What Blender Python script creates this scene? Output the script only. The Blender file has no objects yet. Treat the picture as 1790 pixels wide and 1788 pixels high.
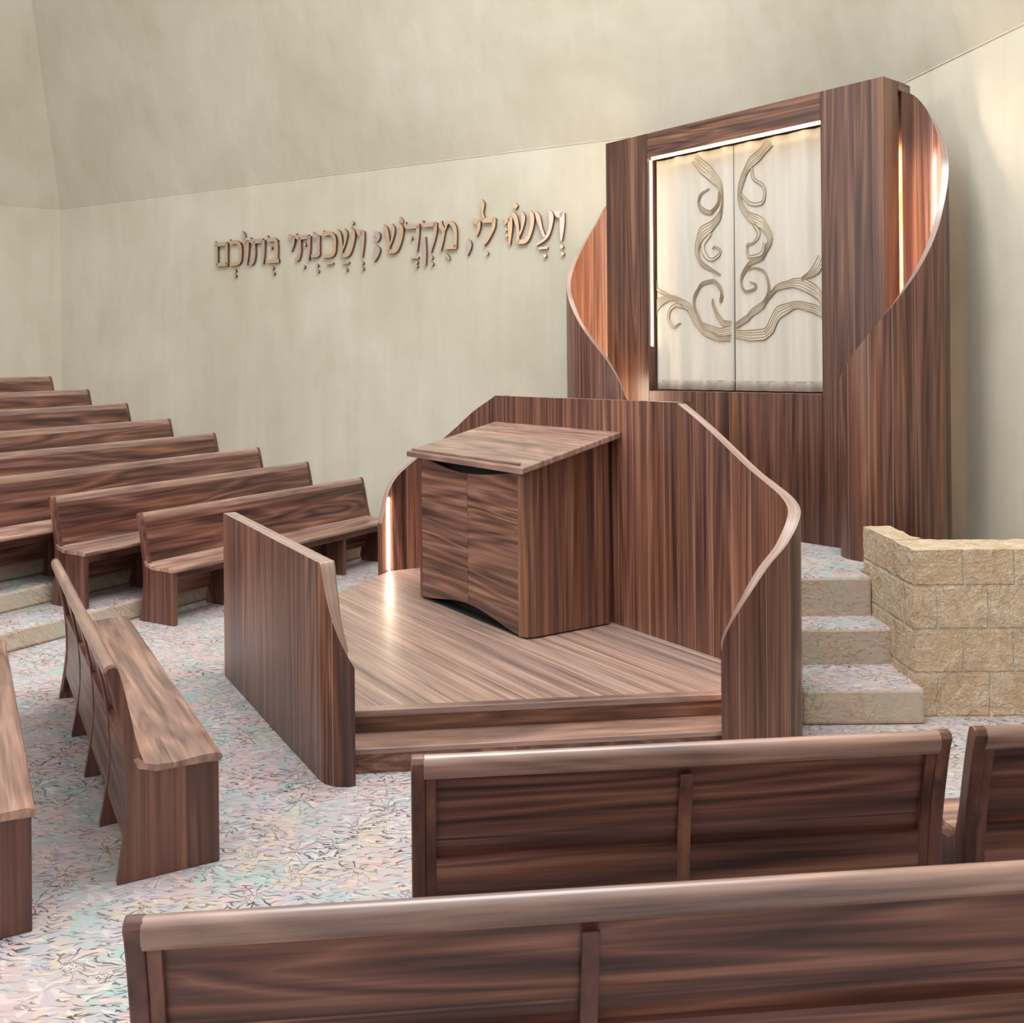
import bpy, bmesh, math, random
from mathutils import Vector, Matrix
random.seed(7)
S = bpy.context.scene
COL = S.collection
R = math.radians
# ---------------------------------------------------------------- camera
cd = bpy.data.cameras.new('camera'); cam = bpy.data.objects.new('camera', cd); COL.objects.link(cam)
FPX = 1750.0
cd.sensor_fit = 'HORIZONTAL'; cd.sensor_width = 36.0; cd.lens = 36.0*FPX/1790
cd.shift_x = 0.0
cd.shift_y = -(894.0-635.5)/1790
cd.clip_start = 0.05; cd.clip_end = 200
roll = R(-0.5)
cam.matrix_world = Matrix.Translation((0, 0, 2.15)) @ Matrix.Rotation(R(90), 4, 'X') @ Matrix.Rotation(roll, 4, 'Z')
# principal point sits at (895, 635.5); the frame rolls about it
S.camera = cam
# ---------------------------------------------------------------- light
w = bpy.data.worlds.new('daylight'); S.world = w; w.use_nodes = True
bg = w.node_tree.nodes['Background']; bg.inputs[1].default_value = 1.0
_t = w.node_tree; _c = _t.nodes.new('ShaderNodeTexCoord'); _s = _t.nodes.new('ShaderNodeSeparateXYZ'); _r = _t.nodes.new('ShaderNodeValToRGB')
_t.links.new(_c.outputs['Generated'], _s.inputs[0]); _m = _t.nodes.new('ShaderNodeMapRange'); _m.inputs[1].default_value = -1; _t.links.new(_s.outputs[2], _m.inputs[0]); _t.links.new(_m.outputs[0], _r.inputs[0]); _t.links.new(_r.outputs[0], bg.inputs[0])
_e = _r.color_ramp.elements; _e[0].position = 0.45; _e[0].color = (0.31, 0.285, 0.26, 1); _e[1].position = 0.85; _e[1].color = (1.35, 1.35, 1.36, 1)
def area(name, loc, target, size, sizey, power, col):
    l = bpy.data.lights.new(name, 'AREA'); l.shape = 'RECTANGLE'; l.size = size; l.size_y = sizey; l.energy = power; l.color = col
    o = bpy.data.objects.new(name, l); COL.objects.link(o); o.location = loc
    d = Vector(target)-Vector(loc); o.rotation_euler = d.to_track_quat('-Z', 'Y').to_euler(); return o
area('skylight', (0.3, 5.6, 8.9), (-0.6, 8.0, 0), 5.0, 4.0, 620, (0.93, 0.97, 1.0))
area('window_light', (-8.5, 2.0, 5.0), (2.0, 8.0, 1.0), 4.0, 3.0, 330, (1.0, 0.97, 0.93))
S.view_settings.view_transform = 'Standard'; S.view_settings.look = 'None'
S.view_settings.gamma = 1.0; S.view_settings.use_curve_mapping = False
S.view_settings.exposure = 0.06

# ---------------------------------------------------------------- node helpers
class NT:
    def __init__(s, name, rough=0.5, spec=0.5):
        s.m = bpy.data.materials.new(name); s.m.use_nodes = True; s.t = s.m.node_tree
        s.b = s.t.nodes['Principled BSDF']; s.b.inputs['Roughness'].default_value = rough
        s.b.inputs['Specular IOR Level'].default_value = spec
    def n(s, typ, **kw):
        x = s.t.nodes.new(typ)
        for k, v in kw.items():
            if k.startswith('i_'):
                key = k[2:]; key = int(key) if key.isdigit() else key.replace('_', ' ')
                s.put(x.inputs[key], v)
            else: setattr(x, k, v)
        return x
    def put(s, sock, v):
        if isinstance(v, bpy.types.NodeSocket): s.t.links.new(v, sock)
        else: sock.default_value = v
    def math(s, op, a, b=0.0, c=0.0, clamp=False):
        x = s.t.nodes.new('ShaderNodeMath'); x.operation = op; x.use_clamp = clamp
        s.put(x.inputs[0], a); s.put(x.inputs[1], b); s.put(x.inputs[2], c); return x.outputs[0]
    def mix(s, f, a, b, mode='MIX'):
        x = s.t.nodes.new('ShaderNodeMix'); x.data_type = 'RGBA'; x.blend_type = mode
        s.put(x.inputs[0], f); s.put(x.inputs[6], a); s.put(x.inputs[7], b); return x.outputs[2]
    def comb(s, x, y, z=0.0):
        c = s.t.nodes.new('ShaderNodeCombineXYZ'); s.put(c.inputs[0], x); s.put(c.inputs[1], y); s.put(c.inputs[2], z); return c.outputs[0]
    def noise(s, vec, scale, detail=3.0, rough=0.5, dist=0.0, out=0):
        x = s.n('ShaderNodeTexNoise'); s.put(x.inputs['Vector'], vec)
        x.inputs['Scale'].default_value = scale; x.inputs['Detail'].default_value = detail
        x.inputs['Roughness'].default_value = rough; x.inputs['Distortion'].default_value = dist
        return x.outputs[out]
    def ramp(s, f, stops, interp='LINEAR'):
        x = s.t.nodes.new('ShaderNodeValToRGB'); s.put(x.inputs[0], f); r = x.color_ramp; r.interpolation = interp
        while len(r.elements) < len(stops): r.elements.new(0.5)
        for e, (p, c) in zip(r.elements, stops): e.position = p; e.color = (*c, 1)
        return x.outputs[0]
    def maprange(s, v, a, b, c=0.0, d=1.0):
        x = s.t.nodes.new('ShaderNodeMapRange'); s.put(x.inputs[0], v)
        for i, q in zip((1, 2, 3, 4), (a, b, c, d)): x.inputs[i].default_value = q
        return x.outputs[0]
    def bump(s, h, strength=0.3, dist=0.01):
        x = s.t.nodes.new('ShaderNodeBump'); s.put(x.inputs['Height'], h); x.inputs['Strength'].default_value = strength
        x.inputs['Distance'].default_value = dist; s.t.links.new(x.outputs[0], s.b.inputs['Normal']); return x
    def sep(s, vec):
        x = s.t.nodes.new('ShaderNodeSeparateXYZ'); s.put(x.inputs[0], vec); return x.outputs

def wood(name, along='X', across='Y', uv=False, plank=0.0, seam=0.0, tone=1.0, red=1.0, rough=0.36, figure=1.0, seamcol=(0.36, 0.22, 0.15), third=0.35, coat=0.3, shift=0.0, st=1.0, pale=0.0):
    """walnut: long grain, contour-like figure, optional boards"""
    N = NT(name, rough, 0.5)
    tc = N.n('ShaderNodeTexCoord'); src = tc.outputs['UV'] if uv else tc.outputs['Object']
    inf = N.n('ShaderNodeObjectInfo').outputs['Random']
    X = N.sep(src); ax = {'X': X[0], 'Y': X[1], 'Z': X[2]}
    if uv: a, c, o = X[1], X[0], 0.0
    else:
        a, c = ax[along], ax[across]; o = ax[[k for k in 'XYZ' if k not in (along, across)][0]]
    off = N.math('MULTIPLY', inf, 37.0)
    if plank:
        q = N.math('DIVIDE', N.math('ADD', c, shift), plank); cell = N.math('FLOOR', q); fr = N.math('FRACT', q)
        wn = N.n('ShaderNodeTexWhiteNoise', noise_dimensions='1D'); N.put(wn.inputs['W'], N.math('ADD', cell, off)); rnd = wn.outputs['Value']
    else: rnd = 0.5; fr = None
    sh = N.math('ADD', N.math('MULTIPLY', rnd, 23.0), off)
    oo = N.math('MULTIPLY', o, third)
    v1 = N.comb(N.math('MULTIPLY', c, 5.0), N.math('ADD', N.math('MULTIPLY', a, 0.55*st), sh), N.math('MULTIPLY', oo, 5.0))
    fig = N.noise(v1, 1.0, 2.0, 0.45, 0.6)
    rings = N.math('FRACT', N.math('MULTIPLY', fig, 7.0))
    rings = N.math('ABSOLUTE', N.math('SUBTRACT', rings, 0.5)); rings = N.math('MULTIPLY', rings, 2.0)
    v2 = N.comb(N.math('MULTIPLY', c, 60.0), N.math('ADD', N.math('MULTIPLY', a, 2.2*st), sh), N.math('MULTIPLY', oo, 60.0))
    fine = N.noise(v2, 1.0, 4.0, 0.6)
    v3 = N.comb(N.math('MULTIPLY', c, 16.0), N.math('ADD', N.math('MULTIPLY', a, 0.8*st), sh), N.math('MULTIPLY', oo, 16.0))
    mid = N.noise(v3, 1.0, 3.0, 0.55)
    f = N.math('ADD', N.math('MULTIPLY', rings, 0.22*figure), N.math('ADD', N.math('MULTIPLY', fine, 0.42), N.math('MULTIPLY', mid, 0.62)))
    f = N.math('SUBTRACT', f, 0.11*figure)
    t = tone
    colr = N.ramp(f, [(0.31, (0.034*t, 0.0115*t*red, 0.0075*t)), (0.45, (0.108*t, 0.042*t*red, 0.026*t)), (0.58, (0.185*t, 0.080*t*red, 0.049*t)), (0.76, (0.34*t, 0.175*t*red, 0.110*t))])
    hv = N.noise(N.comb(N.math('MULTIPLY', c, 9.0), N.math('ADD', N.math('MULTIPLY', a, 1.3*st), sh), oo), 1.0, 2.0, 0.5)
    colr = N.mix(0.75, colr, N.ramp(hv, [(0.32, (0.92, 0.86, 1.12)), (0.5, (1.0, 1.0, 1.0)), (0.68, (1.10, 1.06, 0.80))]), 'MULTIPLY')
    streak = N.math('MULTIPLY', N.maprange(N.noise(N.comb(N.math('MULTIPLY', c, 38.0), N.math('ADD', N.math('MULTIPLY', a, 1.1*st), N.math('ADD', sh, 7.0)), N.math('MULTIPLY', oo, 38.0)), 1.0, 2.0, 0.5, 0.4), 0.60, 0.72), 0.55)
    colr = N.mix(streak, colr, (0.03*t, 0.012*t, 0.008*t, 1))
    if plank:
        colr = N.mix(1.0, colr, N.ramp(rnd, [(0.0, (0.82, 0.80, 0.81)), (0.5, (1.0, 0.99, 1.0)), (1.0, (1.18, 1.15, 1.12))]), 'MULTIPLY')
    if plank and seam:
        e = N.math('LESS_THAN', N.math('MULTIPLY', N.math('MINIMUM', fr, N.math('SUBTRACT', 1.0, fr)), plank), seam)
        colr = N.mix(N.math('MULTIPLY', e, 0.75), colr, (*seamcol, 1))
    if pale: colr = N.mix(pale, colr, N.ramp(f, [(0.3, (0.26, 0.19, 0.16)), (0.7, (0.60, 0.49, 0.43))]))  # pale share puts the glossy sheen of light wood into the colour
    N.t.links.new(colr, N.b.inputs['Base Color'])
    N.put(N.b.inputs['Roughness'], N.maprange(fine, 0.2, 0.8, rough-0.06, rough+0.14))
    N.b.inputs['Coat Weight'].default_value = coat; N.b.inputs['Coat Roughness'].default_value = 0.3
    N.bump(fine, 0.12, 0.002)
    return N.m

def plaster(name):
    N = NT(name, 0.85, 0.2)
    g = N.n('ShaderNodeNewGeometry').outputs['Position']
    a = N.noise(g, 0.55, 4.0, 0.55, 0.6); b = N.noise(g, 3.0, 3.0, 0.6)
    sx = N.sep(g); v = N.comb(N.math('MULTIPLY', sx[0], 5.0), N.math('MULTIPLY', sx[1], 5.0), N.math('MULTIPLY', sx[2], 0.6))
    c = N.noise(v, 1.0, 3.0, 0.6, 0.5)
    f = N.math('ADD', N.math('MULTIPLY', a, 0.6), N.math('ADD', N.math('MULTIPLY', b, 0.15), N.math('MULTIPLY', c, 0.25)))
    col = N.ramp(f, [(0.33, (0.48, 0.435, 0.33)), (0.5, (0.55, 0.505, 0.40)), (0.68, (0.62, 0.575, 0.475))])
    N.t.links.new(col, N.b.inputs['Base Color']); N.bump(N.math('ADD', b, c), 0.25, 0.02)
    return N.m

def carpet(name, base_mix=0.0, axis='Z'):
    """pastel flowers, leaf strokes and dotted hearts"""
    N = NT(name, 0.95, 0.1)
    g = N.n('ShaderNodeNewGeometry').outputs['Position']; X = N.sep(g)
    p = N.comb(X[0], N.math('ADD', X[1], N.math('MULTIPLY', X[2], 1.0)), 0.0)
    wob = N.noise(p, 7.0, 2.0, 0.5, 0.0, 1)
    pw = N.n('ShaderNodeVectorMath', operation='MULTIPLY_ADD'); N.put(pw.inputs[0], wob); pw.inputs[1].default_value = (0.11, 0.11, 0); N.put(pw.inputs[2], p); pw = pw.outputs[0]
    def vor(vec, scale, feature='F1', rnd=1.0):
        x = N.n('ShaderNodeTexVoronoi', feature=feature); N.put(x.inputs['Vector'], vec); x.inputs['Scale'].default_value = scale; x.inputs['Randomness'].default_value = rnd
        return x
    big = vor(pw, 6.5); hue = N.sep(big.outputs['Color'])[0]
    pal = [(0.0, (0.60, 0.42, 0.41)), (0.14, (0.43, 0.52, 0.57)), (0.28, (0.60, 0.53, 0.43)), (0.42, (0.51, 0.46, 0.55)), (0.56, (0.34, 0.54, 0.46)), (0.70, (0.62, 0.53, 0.47)), (0.84, (0.60, 0.44, 0.42)), (1.0, (0.47, 0.54, 0.57))]
    c1 = N.ramp(hue, pal)
    sm = vor(pw, 13.0); c2 = N.ramp(N.sep(sm.outputs['Color'])[1], pal)
    col = N.mix(0.5, c1, c2)
    soft = N.ramp(N.noise(pw, 5.0, 2.0, 0.5), [(0.35, (0.52, 0.46, 0.43)), (0.65, (0.46, 0.50, 0.50))])
    col = N.mix(0.30, col, soft)
    # flowers: petals round cell centres
    fl = vor(pw, 4.6); 
    d = N.n('ShaderNodeVectorMath', operation='SUBTRACT'); N.put(d.inputs[0], pw); N.put(d.inputs[1], fl.outputs['Position']); D = N.sep(d.outputs[0])
    ang = N.math('ARCTAN2', D[1], D[0]); r = N.math('MULTIPLY', fl.outputs['Distance'], 1.0)
    rr = N.math('SQRT', N.math('ADD', N.math('MULTIPLY', D[0], D[0]), N.math('MULTIPLY', D[1], D[1])))
    pet = N.math('SINE', N.math('ADD', N.math('MULTIPLY', ang, 5.0), N.math('MULTIPLY', rr, 30.0)))
    pin = N.math('MULTIPLY', N.math('GREATER_THAN', N.math('ADD', N.math('MULTIPLY', pet, 0.028), 0.10), rr), N.maprange(pet, -0.2, 0.9))
    fc = N.ramp(N.sep(fl.outputs['Color'])[2], [(0.0, (0.74, 0.50, 0.47)), (0.3, (0.72, 0.70, 0.62)), (0.55, (0.34, 0.58, 0.52)), (0.75, (0.70, 0.58, 0.40)), (1.0, (0.58, 0.50, 0.62))], 'CONSTANT')
    col = N.mix(N.math('MULTIPLY', pin, 0.55), col, fc)
    dots = vor(p, 85.0, rnd=0.4)
    heart = N.math('MULTIPLY', N.math('LESS_THAN', rr, 0.036), N.math('LESS_THAN', dots.outputs['Distance'], 0.34))
    heart = N.math('MULTIPLY', heart, N.math('GREATER_THAN', N.sep(fl.outputs['Color'])[1], 0.35))
    # leaf strokes
    def strokes(scale, rot, seedoff, thr):
        mp = N.n('ShaderNodeMapping'); N.put(mp.inputs[0], pw); mp.inputs['Rotation'].default_value = (0, 0, rot); mp.inputs['Scale'].default_value = (scale, scale*3.3, 1); mp.inputs['Location'].default_value = (seedoff, seedoff*1.7, 0)
        x = vor(mp.outputs[0], 1.0); q = N.n('ShaderNodeVectorMath', operation='SUBTRACT'); N.put(q.inputs[0], mp.outputs[0]); N.put(q.inputs[1], x.outputs['Position']); Q = N.sep(q.outputs[0])
        bend = N.math('SUBTRACT', Q[1], N.math('MULTIPLY', N.math('MULTIPLY', Q[0], Q[0]), 1.2))
        wd = N.math('MULTIPLY', N.math('SUBTRACT', 0.36, N.math('ABSOLUTE', Q[0])), 0.20)
        ins = N.math('LESS_THAN', N.math('ABSOLUTE', bend), wd)
        return N.math('MULTIPLY', ins, N.math('GREATER_THAN', N.sep(x.outputs['Color'])[0], thr)), x
    dk = None
    for sc, rot, so, thr in ((8, 0.5, 0.0, 0.35), (9, 2.1, 3.3, 0.35), (7.5, 1.2, 7.1, 0.4), (9.5, -0.4, 5.2, 0.4), (8.5, 2.8, 9.2, 0.4)):
        m_, _ = strokes(sc, rot, so, thr); dk = m_ if dk is None else N.math('MAXIMUM', dk, m_)
    lt = None
    for sc, rot, so, thr in ((7, 0.9, 1.4, 0.55), (8, 2.6, 4.7, 0.6)):
        m_, _ = strokes(sc, rot, so, thr); lt = m_ if lt is None else N.math('MAXIMUM', lt, m_)
    ray = N.math('ABSOLUTE', N.math('SINE', N.math('ADD', N.math('MULTIPLY', ang, 4.5), N.math('MULTIPLY', rr, 9.0))))
    ray = N.math('MULTIPLY', N.math('GREATER_THAN', ray, 0.98), N.math('MULTIPLY', N.math('GREATER_THAN', rr, 0.034), N.math('LESS_THAN', rr, 0.105)))
    ray = N.math('MULTIPLY', ray, N.math('GREATER_THAN', N.sep(fl.outputs['Color'])[1], 0.55)); dk = N.math('MAXIMUM', dk, ray)
    patch = N.maprange(N.noise(p, 2.2, 2.0, 0.6), 0.36, 0.62, 0.35, 1.0)
    col = N.mix(N.math('MULTIPLY', lt, 0.55), col, (0.80, 0.78, 0.74, 1))
    dcol = N.ramp(hue, [(0.0, (0.10, 0.055, 0.055)), (0.5, (0.06, 0.09, 0.085)), (1.0, (0.16, 0.10, 0.07))])
    col = N.mix(N.math('MULTIPLY', N.math('MULTIPLY', dk, 0.95), patch), col, dcol)
    col = N.mix(N.math('MULTIPLY', heart, 0.8), col, (0.10, 0.07, 0.06, 1))
    col = N.mix(1.0, col, (0.90, 0.835, 0.85, 1), 'MULTIPLY')
    if base_mix: col = N.mix(base_mix, col, (0.68, 0.53, 0.35, 1))
    N.t.links.new(col, N.b.inputs['Base Color'])
    N.bump(N.noise(p, 160.0, 2.0, 0.6), 0.5, 0.006)
    return N.m

def stone(name):
    N = NT(name, 0.9, 0.2)
    tc = N.n('ShaderNodeTexCoord').outputs['Object']; X = N.sep(tc)
    p = N.comb(N.math('ADD', X[0], X[1]), X[2], 0.0)
    br = N.n('ShaderNodeTexBrick', offset=0.5); N.put(br.inputs['Vector'], p)
    br.inputs['Scale'].default_value = 1.0; br.inputs['Brick Width'].default_value = 0.31; br.inputs['Row Height'].default_value = 0.262
    br.inputs['Mortar Size'].default_value = 0.016; br.inputs['Mortar Smooth'].default_value = 0.7; br.inputs['Bias'].default_value = 0.0
    br.inputs['Color1'].default_value = (0.72, 0.52, 0.33, 1); br.inputs['Color2'].default_value = (0.74, 0.60, 0.43, 1); br.inputs['Mortar'].default_value = (0.62, 0.55, 0.43, 1)
    n1 = N.noise(tc, 9.0, 4.0, 0.6, 1.5); n2 = N.noise(tc, 26.0, 3.0, 0.6, 2.0)
    col = N.mix(0.6, br.outputs['Color'], N.ramp(n1, [(0.3, (0.58, 0.40, 0.24)), (0.5, (0.75, 0.57, 0.39)), (0.7, (0.84, 0.74, 0.59))]))
    N.t.links.new(col, N.b.inputs['Base Color'])
    N.bump(N.math('ADD', N.math('MULTIPLY', n1, 1.0), N.math('ADD', N.math('MULTIPLY', n2, 0.8), N.math('MULTIPLY', br.outputs['Fac'], -0.35))), 0.9, 0.035)
    return N.m

def plain(name, col, rough=0.5, metal=0.0, emit=None, es=0.0, var=0.06, scale=20.0, spec=0.5):
    N = NT(name, rough, spec)
    n = N.noise(N.n('ShaderNodeTexCoord').outputs['Object'], scale, 3.0)
    c = N.ramp(n, [(0.3, tuple(x*(1-var) for x in col)), (0.7, tuple(min(1, x*(1+var)) for x in col))])
    N.t.links.new(c, N.b.inputs['Base Color']); N.b.inputs['Metallic'].default_value = metal
    if emit: N.b.inputs['Emission Color'].default_value = (*emit, 1); N.b.inputs['Emission Strength'].default_value = es
    return N.m

def fabric(name):
    N = NT(name, 0.6, 0.3)
    tc = N.n('ShaderNodeTexCoord').outputs['Object']; X = N.sep(tc)
    v = N.comb(N.math('MULTIPLY', X[0], 6.0), 0.0, N.math('MULTIPLY', X[2], 0.7)); n = N.noise(v, 1.0, 3.0)
    c = N.ramp(n, [(0.3, (0.54, 0.485, 0.405)), (0.7, (0.62, 0.565, 0.485))]); N.t.links.new(c, N.b.inputs['Base Color'])
    N.b.inputs['Sheen Weight'].default_value = 0.3
    N.bump(N.noise(N.comb(N.math('MULTIPLY', X[0], 300.0), 0.0, N.math('MULTIPLY', X[2], 60.0)), 1.0, 2.0), 0.1, 0.002)
    return N.m

def bronze(name):
    N = NT(name, 0.32, 0.5); inf = N.n('ShaderNodeObjectInfo').outputs['Random']; tc = N.n('ShaderNodeTexCoord').outputs['Object']
    f = N.math('FRACT', N.math('ADD', inf, N.math('MULTIPLY', N.noise(tc, 3.0, 2.0), 0.8)))
    c = N.ramp(f, [(0.0, (0.56, 0.37, 0.30)), (0.25, (0.52, 0.45, 0.31)), (0.5, (0.60, 0.40, 0.24)), (0.75, (0.50, 0.40, 0.36)), (1.0, (0.56, 0.37, 0.30))])
    N.t.links.new(c, N.b.inputs['Base Color']); N.b.inputs['Metallic'].default_value = 0.45; return N.m

M = dict(
    pew=wood('walnut_pew', 'X', 'Z', tone=0.88, red=0.90, st=0.65, figure=1.2),
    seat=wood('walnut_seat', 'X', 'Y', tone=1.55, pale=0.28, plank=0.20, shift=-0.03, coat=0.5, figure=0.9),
    endp=wood('walnut_end', 'Z', 'Y', plank=0.165, shift=0.05, tone=0.82, figure=0.6, red=0.92, st=0.4),
    rail=wood('walnut_rail', 'X', 'Z', pale=0.30, tone=1.5, figure=0.5, rough=0.25, coat=0.9),  # lighter tone and pale mix paint the sky highlight into the colour
    shell=wood('walnut_boards', uv=True, plank=0.165, seam=0.0022, tone=0.92, figure=0.8, st=0.4, red=0.97, pale=0.0, seamcol=(0.40, 0.27, 0.19)),
    panel=wood('walnut_veneer', 'Z', 'X', plank=0.15, tone=0.76, figure=0.8, st=0.35, red=1.0),
    hpanel=wood('walnut_veneer_flat', 'X', 'Z', tone=0.85, figure=0.9, third=0.2),
    deck=wood('walnut_deck', 'X', 'Y', plank=0.125, seam=0.003, tone=1.7, pale=0.42, figure=0.6, red=1.08, rough=0.46, seamcol=(0.62, 0.48, 0.38), coat=0.5, st=0.5),  # reflected light on the deck is put into its lighter, paler colour
    step=wood('walnut_step', 'X', 'Z', tone=1.0, figure=0.9),
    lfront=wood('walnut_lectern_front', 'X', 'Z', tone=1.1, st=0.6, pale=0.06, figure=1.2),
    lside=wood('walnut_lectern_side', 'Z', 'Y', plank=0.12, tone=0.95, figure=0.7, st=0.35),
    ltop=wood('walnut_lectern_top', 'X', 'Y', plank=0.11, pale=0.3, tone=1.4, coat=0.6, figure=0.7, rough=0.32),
    rim=wood('walnut_rim', uv=True, pale=0.5, tone=1.5, figure=0.5, rough=0.22, coat=1.0),  # sky reflection along the wall tops painted in as a pale colour
    wall=plaster('plaster_cream'),
    carpet=carpet('carpet_floral'), riser=carpet('carpet_riser_tan', 0.5),
    stone=stone('stone_blocks'),
    dark=plain('shadow_gap_black', (0.012, 0.009, 0.008), 0.7),
    cloth=fabric('curtain_silk'),
    thread=plain('embroidery_thread', (0.30, 0.225, 0.14), 0.6), band=plain('embroidery_fill', (0.56, 0.485, 0.375), 0.6, scale=60),
    glow=plain('led_warm_bright', (1, 0.9, 0.7), 0.5, emit=(1.0, 0.84, 0.62), es=60.0), glow2=plain('led_warm_brightest', (1, 0.9, 0.7), 0.5, emit=(1.0, 0.86, 0.66), es=150.0),
    led=plain('led_warm', (1, 0.9, 0.7), 0.5, emit=(1.0, 0.80, 0.52), es=9.0),
    bronze=bronze('letter_bronze'), edge=plain('letter_bronze_edge', (0.16, 0.075, 0.04), 0.4, 0.5),
)
# ---------------------------------------------------------------- object helpers
def obj(name, bm, mat, parent=None, smooth=False, bevel=0.0, extra=(), auto=True):
    me = bpy.data.meshes.new(name); bmesh.ops.recalc_face_normals(bm, faces=bm.faces); bm.to_mesh(me); bm.free()
    o = bpy.data.objects.new(name, me); COL.objects.link(o); me.materials.append(mat)
    for m in extra: me.materials.append(m)
    if smooth:
        for p in me.polygons: p.use_smooth = True
        try: me.set_sharp_from_angle(angle=R(35))
        except Exception: pass
    if parent: o.parent = parent
    if bevel:
        b = o.modifiers.new('bevel', 'BEVEL'); b.width = bevel; b.segments = 2; b.limit_method = 'ANGLE'; b.angle_limit = R(40)
    return o
def tag(o, label=None, cat=None, group=None, kind=None):
    if label: o['label'] = label
    if cat: o['category'] = cat
    if group: o['group'] = group
    if kind: o['kind'] = kind
    return o
def thing(name, label, cat, loc=(0, 0, 0), xdir=None, group=None):
    o = bpy.data.objects.new(name, None); COL.objects.link(o); o.location = loc; o.empty_display_size = 0.2
    if xdir: o.rotation_euler = (0, 0, math.atan2(xdir[1], xdir[0]))
    return tag(o, label, cat, group)
def box(bm, x0, x1, y0, y1, z0, z1):
    v = [bm.verts.new((x, y, z)) for z in (z0, z1) for x, y in ((x0, y0), (x1, y0), (x1, y1), (x0, y1))]
    for f in ((3, 2, 1, 0), (4, 5, 6, 7), (0, 1, 5, 4), (1, 2, 6, 5), (2, 3, 7, 6), (3, 0, 4, 7)): bm.faces.new([v[i] for i in f])
def prism(bm, pts, z0, z1):
    a = [bm.verts.new((x, y, z0)) for x, y in pts]; b = [bm.verts.new((x, y, z1)) for x, y in pts]; n = len(pts)
    bm.faces.new(a[::-1]); bm.faces.new(b)
    for i in range(n): bm.faces.new((a[i], a[(i+1) % n], b[(i+1) % n], b[i]))
def extr(bm, prof, x0, x1):
    """profile of (y, z) points extruded along x"""
    a = [bm.verts.new((x0, y, z)) for y, z in prof]; b = [bm.verts.new((x1, y, z)) for y, z in prof]; n = len(prof)
    bm.faces.new(a[::-1]); bm.faces.new(b)
    for i in range(n): bm.faces.new((a[i], a[(i+1) % n], b[(i+1) % n], b[i]))
def catmull(P, n):
    P = [Vector(p) for p in P]; P = [P[0]*2-P[1]]+P+[P[-1]*2-P[-2]]; out = []
    for i in range(1, len(P)-2):
        a, b, c, d = P[i-1:i+3]
        for k in range(n):
            t = k/n; out.append(0.5*((2*b)+(c-a)*t+(2*a-5*b+4*c-d)*t*t+(3*b-a-3*c+d)*t**3))
    out.append(P[-2]); return out
def lerp_tab(tab, x):
    if x <= tab[0][0]: return tab[0][1]
    for (a, b), (c, d) in zip(tab, tab[1:]):
        if x <= c: return b+(d-b)*(x-a)/(c-a)
    return tab[-1][1]
def shell(name, path, zb, thick, mat, rim, parent, side=1, n=4, smooth=True):
    """standing curved board wall: path of (u, w, ztop); thickness goes to the left (side 1) or right of travel"""
    P = catmull(path, n); m = len(P); bm = bmesh.new(); uvl = bm.loops.layers.uv.new('UVMap')
    s = [0.0]
    for a, b in zip(P, P[1:]): s.append(s[-1]+math.hypot(b[0]-a[0], b[1]-a[1]))
    O = []; I = []
    for i, p in enumerate(P):
        a = P[max(0, i-1)]; b = P[min(m-1, i+1)]; t = Vector((b[0]-a[0], b[1]-a[1])).normalized(); nn = Vector((-t.y, t.x))*side
        O.append((p[0], p[1])); I.append((p[0]+nn.x*thick, p[1]+nn.y*thick))
    rows = 10; go = []; gi = []
    for i in range(m):
        zt = P[i][2]
        go.append([bm.verts.new((O[i][0], O[i][1], zb+(zt-zb)*k/rows)) for k in range(rows+1)])
        gi.append([bm.verts.new((I[i][0], I[i][1], zb+(zt-zb)*k/rows)) for k in range(rows+1)])
    def quad(vs, uv, mi, sm):
        f = bm.faces.new(vs); f.material_index = mi; f.smooth = sm
        for l, c in zip(f.loops, uv): l[uvl].uv = c
    for i in range(m-1):
        for k in range(rows):
            for g, fl in ((go, 0), (gi, 1)):
                vs = [g[i][k], g[i+1][k], g[i+1][k+1], g[i][k+1]]; uv = [(s[i]+fl*5, vs[0].co.z), (s[i+1]+fl*5, vs[1].co.z), (s[i+1]+fl*5, vs[2].co.z), (s[i]+fl*5, vs[3].co.z)]
                quad(vs, uv, 0, True)
        quad([go[i][rows], go[i+1][rows], gi[i+1][rows], gi[i][rows]], [(0, s[i]), (0, s[i+1]), (thick, s[i+1]), (thick, s[i])], 1, True)
        quad([go[i][0], go[i+1][0], gi[i+1][0], gi[i][0]], [(0, s[i]), (0, s[i+1]), (thick, s[i+1]), (thick, s[i])], 0, False)
    for i in (0, m-1):
        for k in range(rows):
            quad([go[i][k], gi[i][k], gi[i][k+1], go[i][k+1]], [(0, go[i][k].co.z), (thick, gi[i][k].co.z), (thick, gi[i][k+1].co.z), (0, go[i][k+1].co.z)], 0, False)
    me = bpy.data.meshes.new(name); bmesh.ops.recalc_face_normals(bm, faces=bm.faces); bm.to_mesh(me); bm.free()
    me.materials.append(mat); me.materials.append(rim)
    o = bpy.data.objects.new(name, me); COL.objects.link(o); o.parent = parent
    try: me.set_sharp_from_angle(angle=R(40))
    except Exception: pass
    return o
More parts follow.
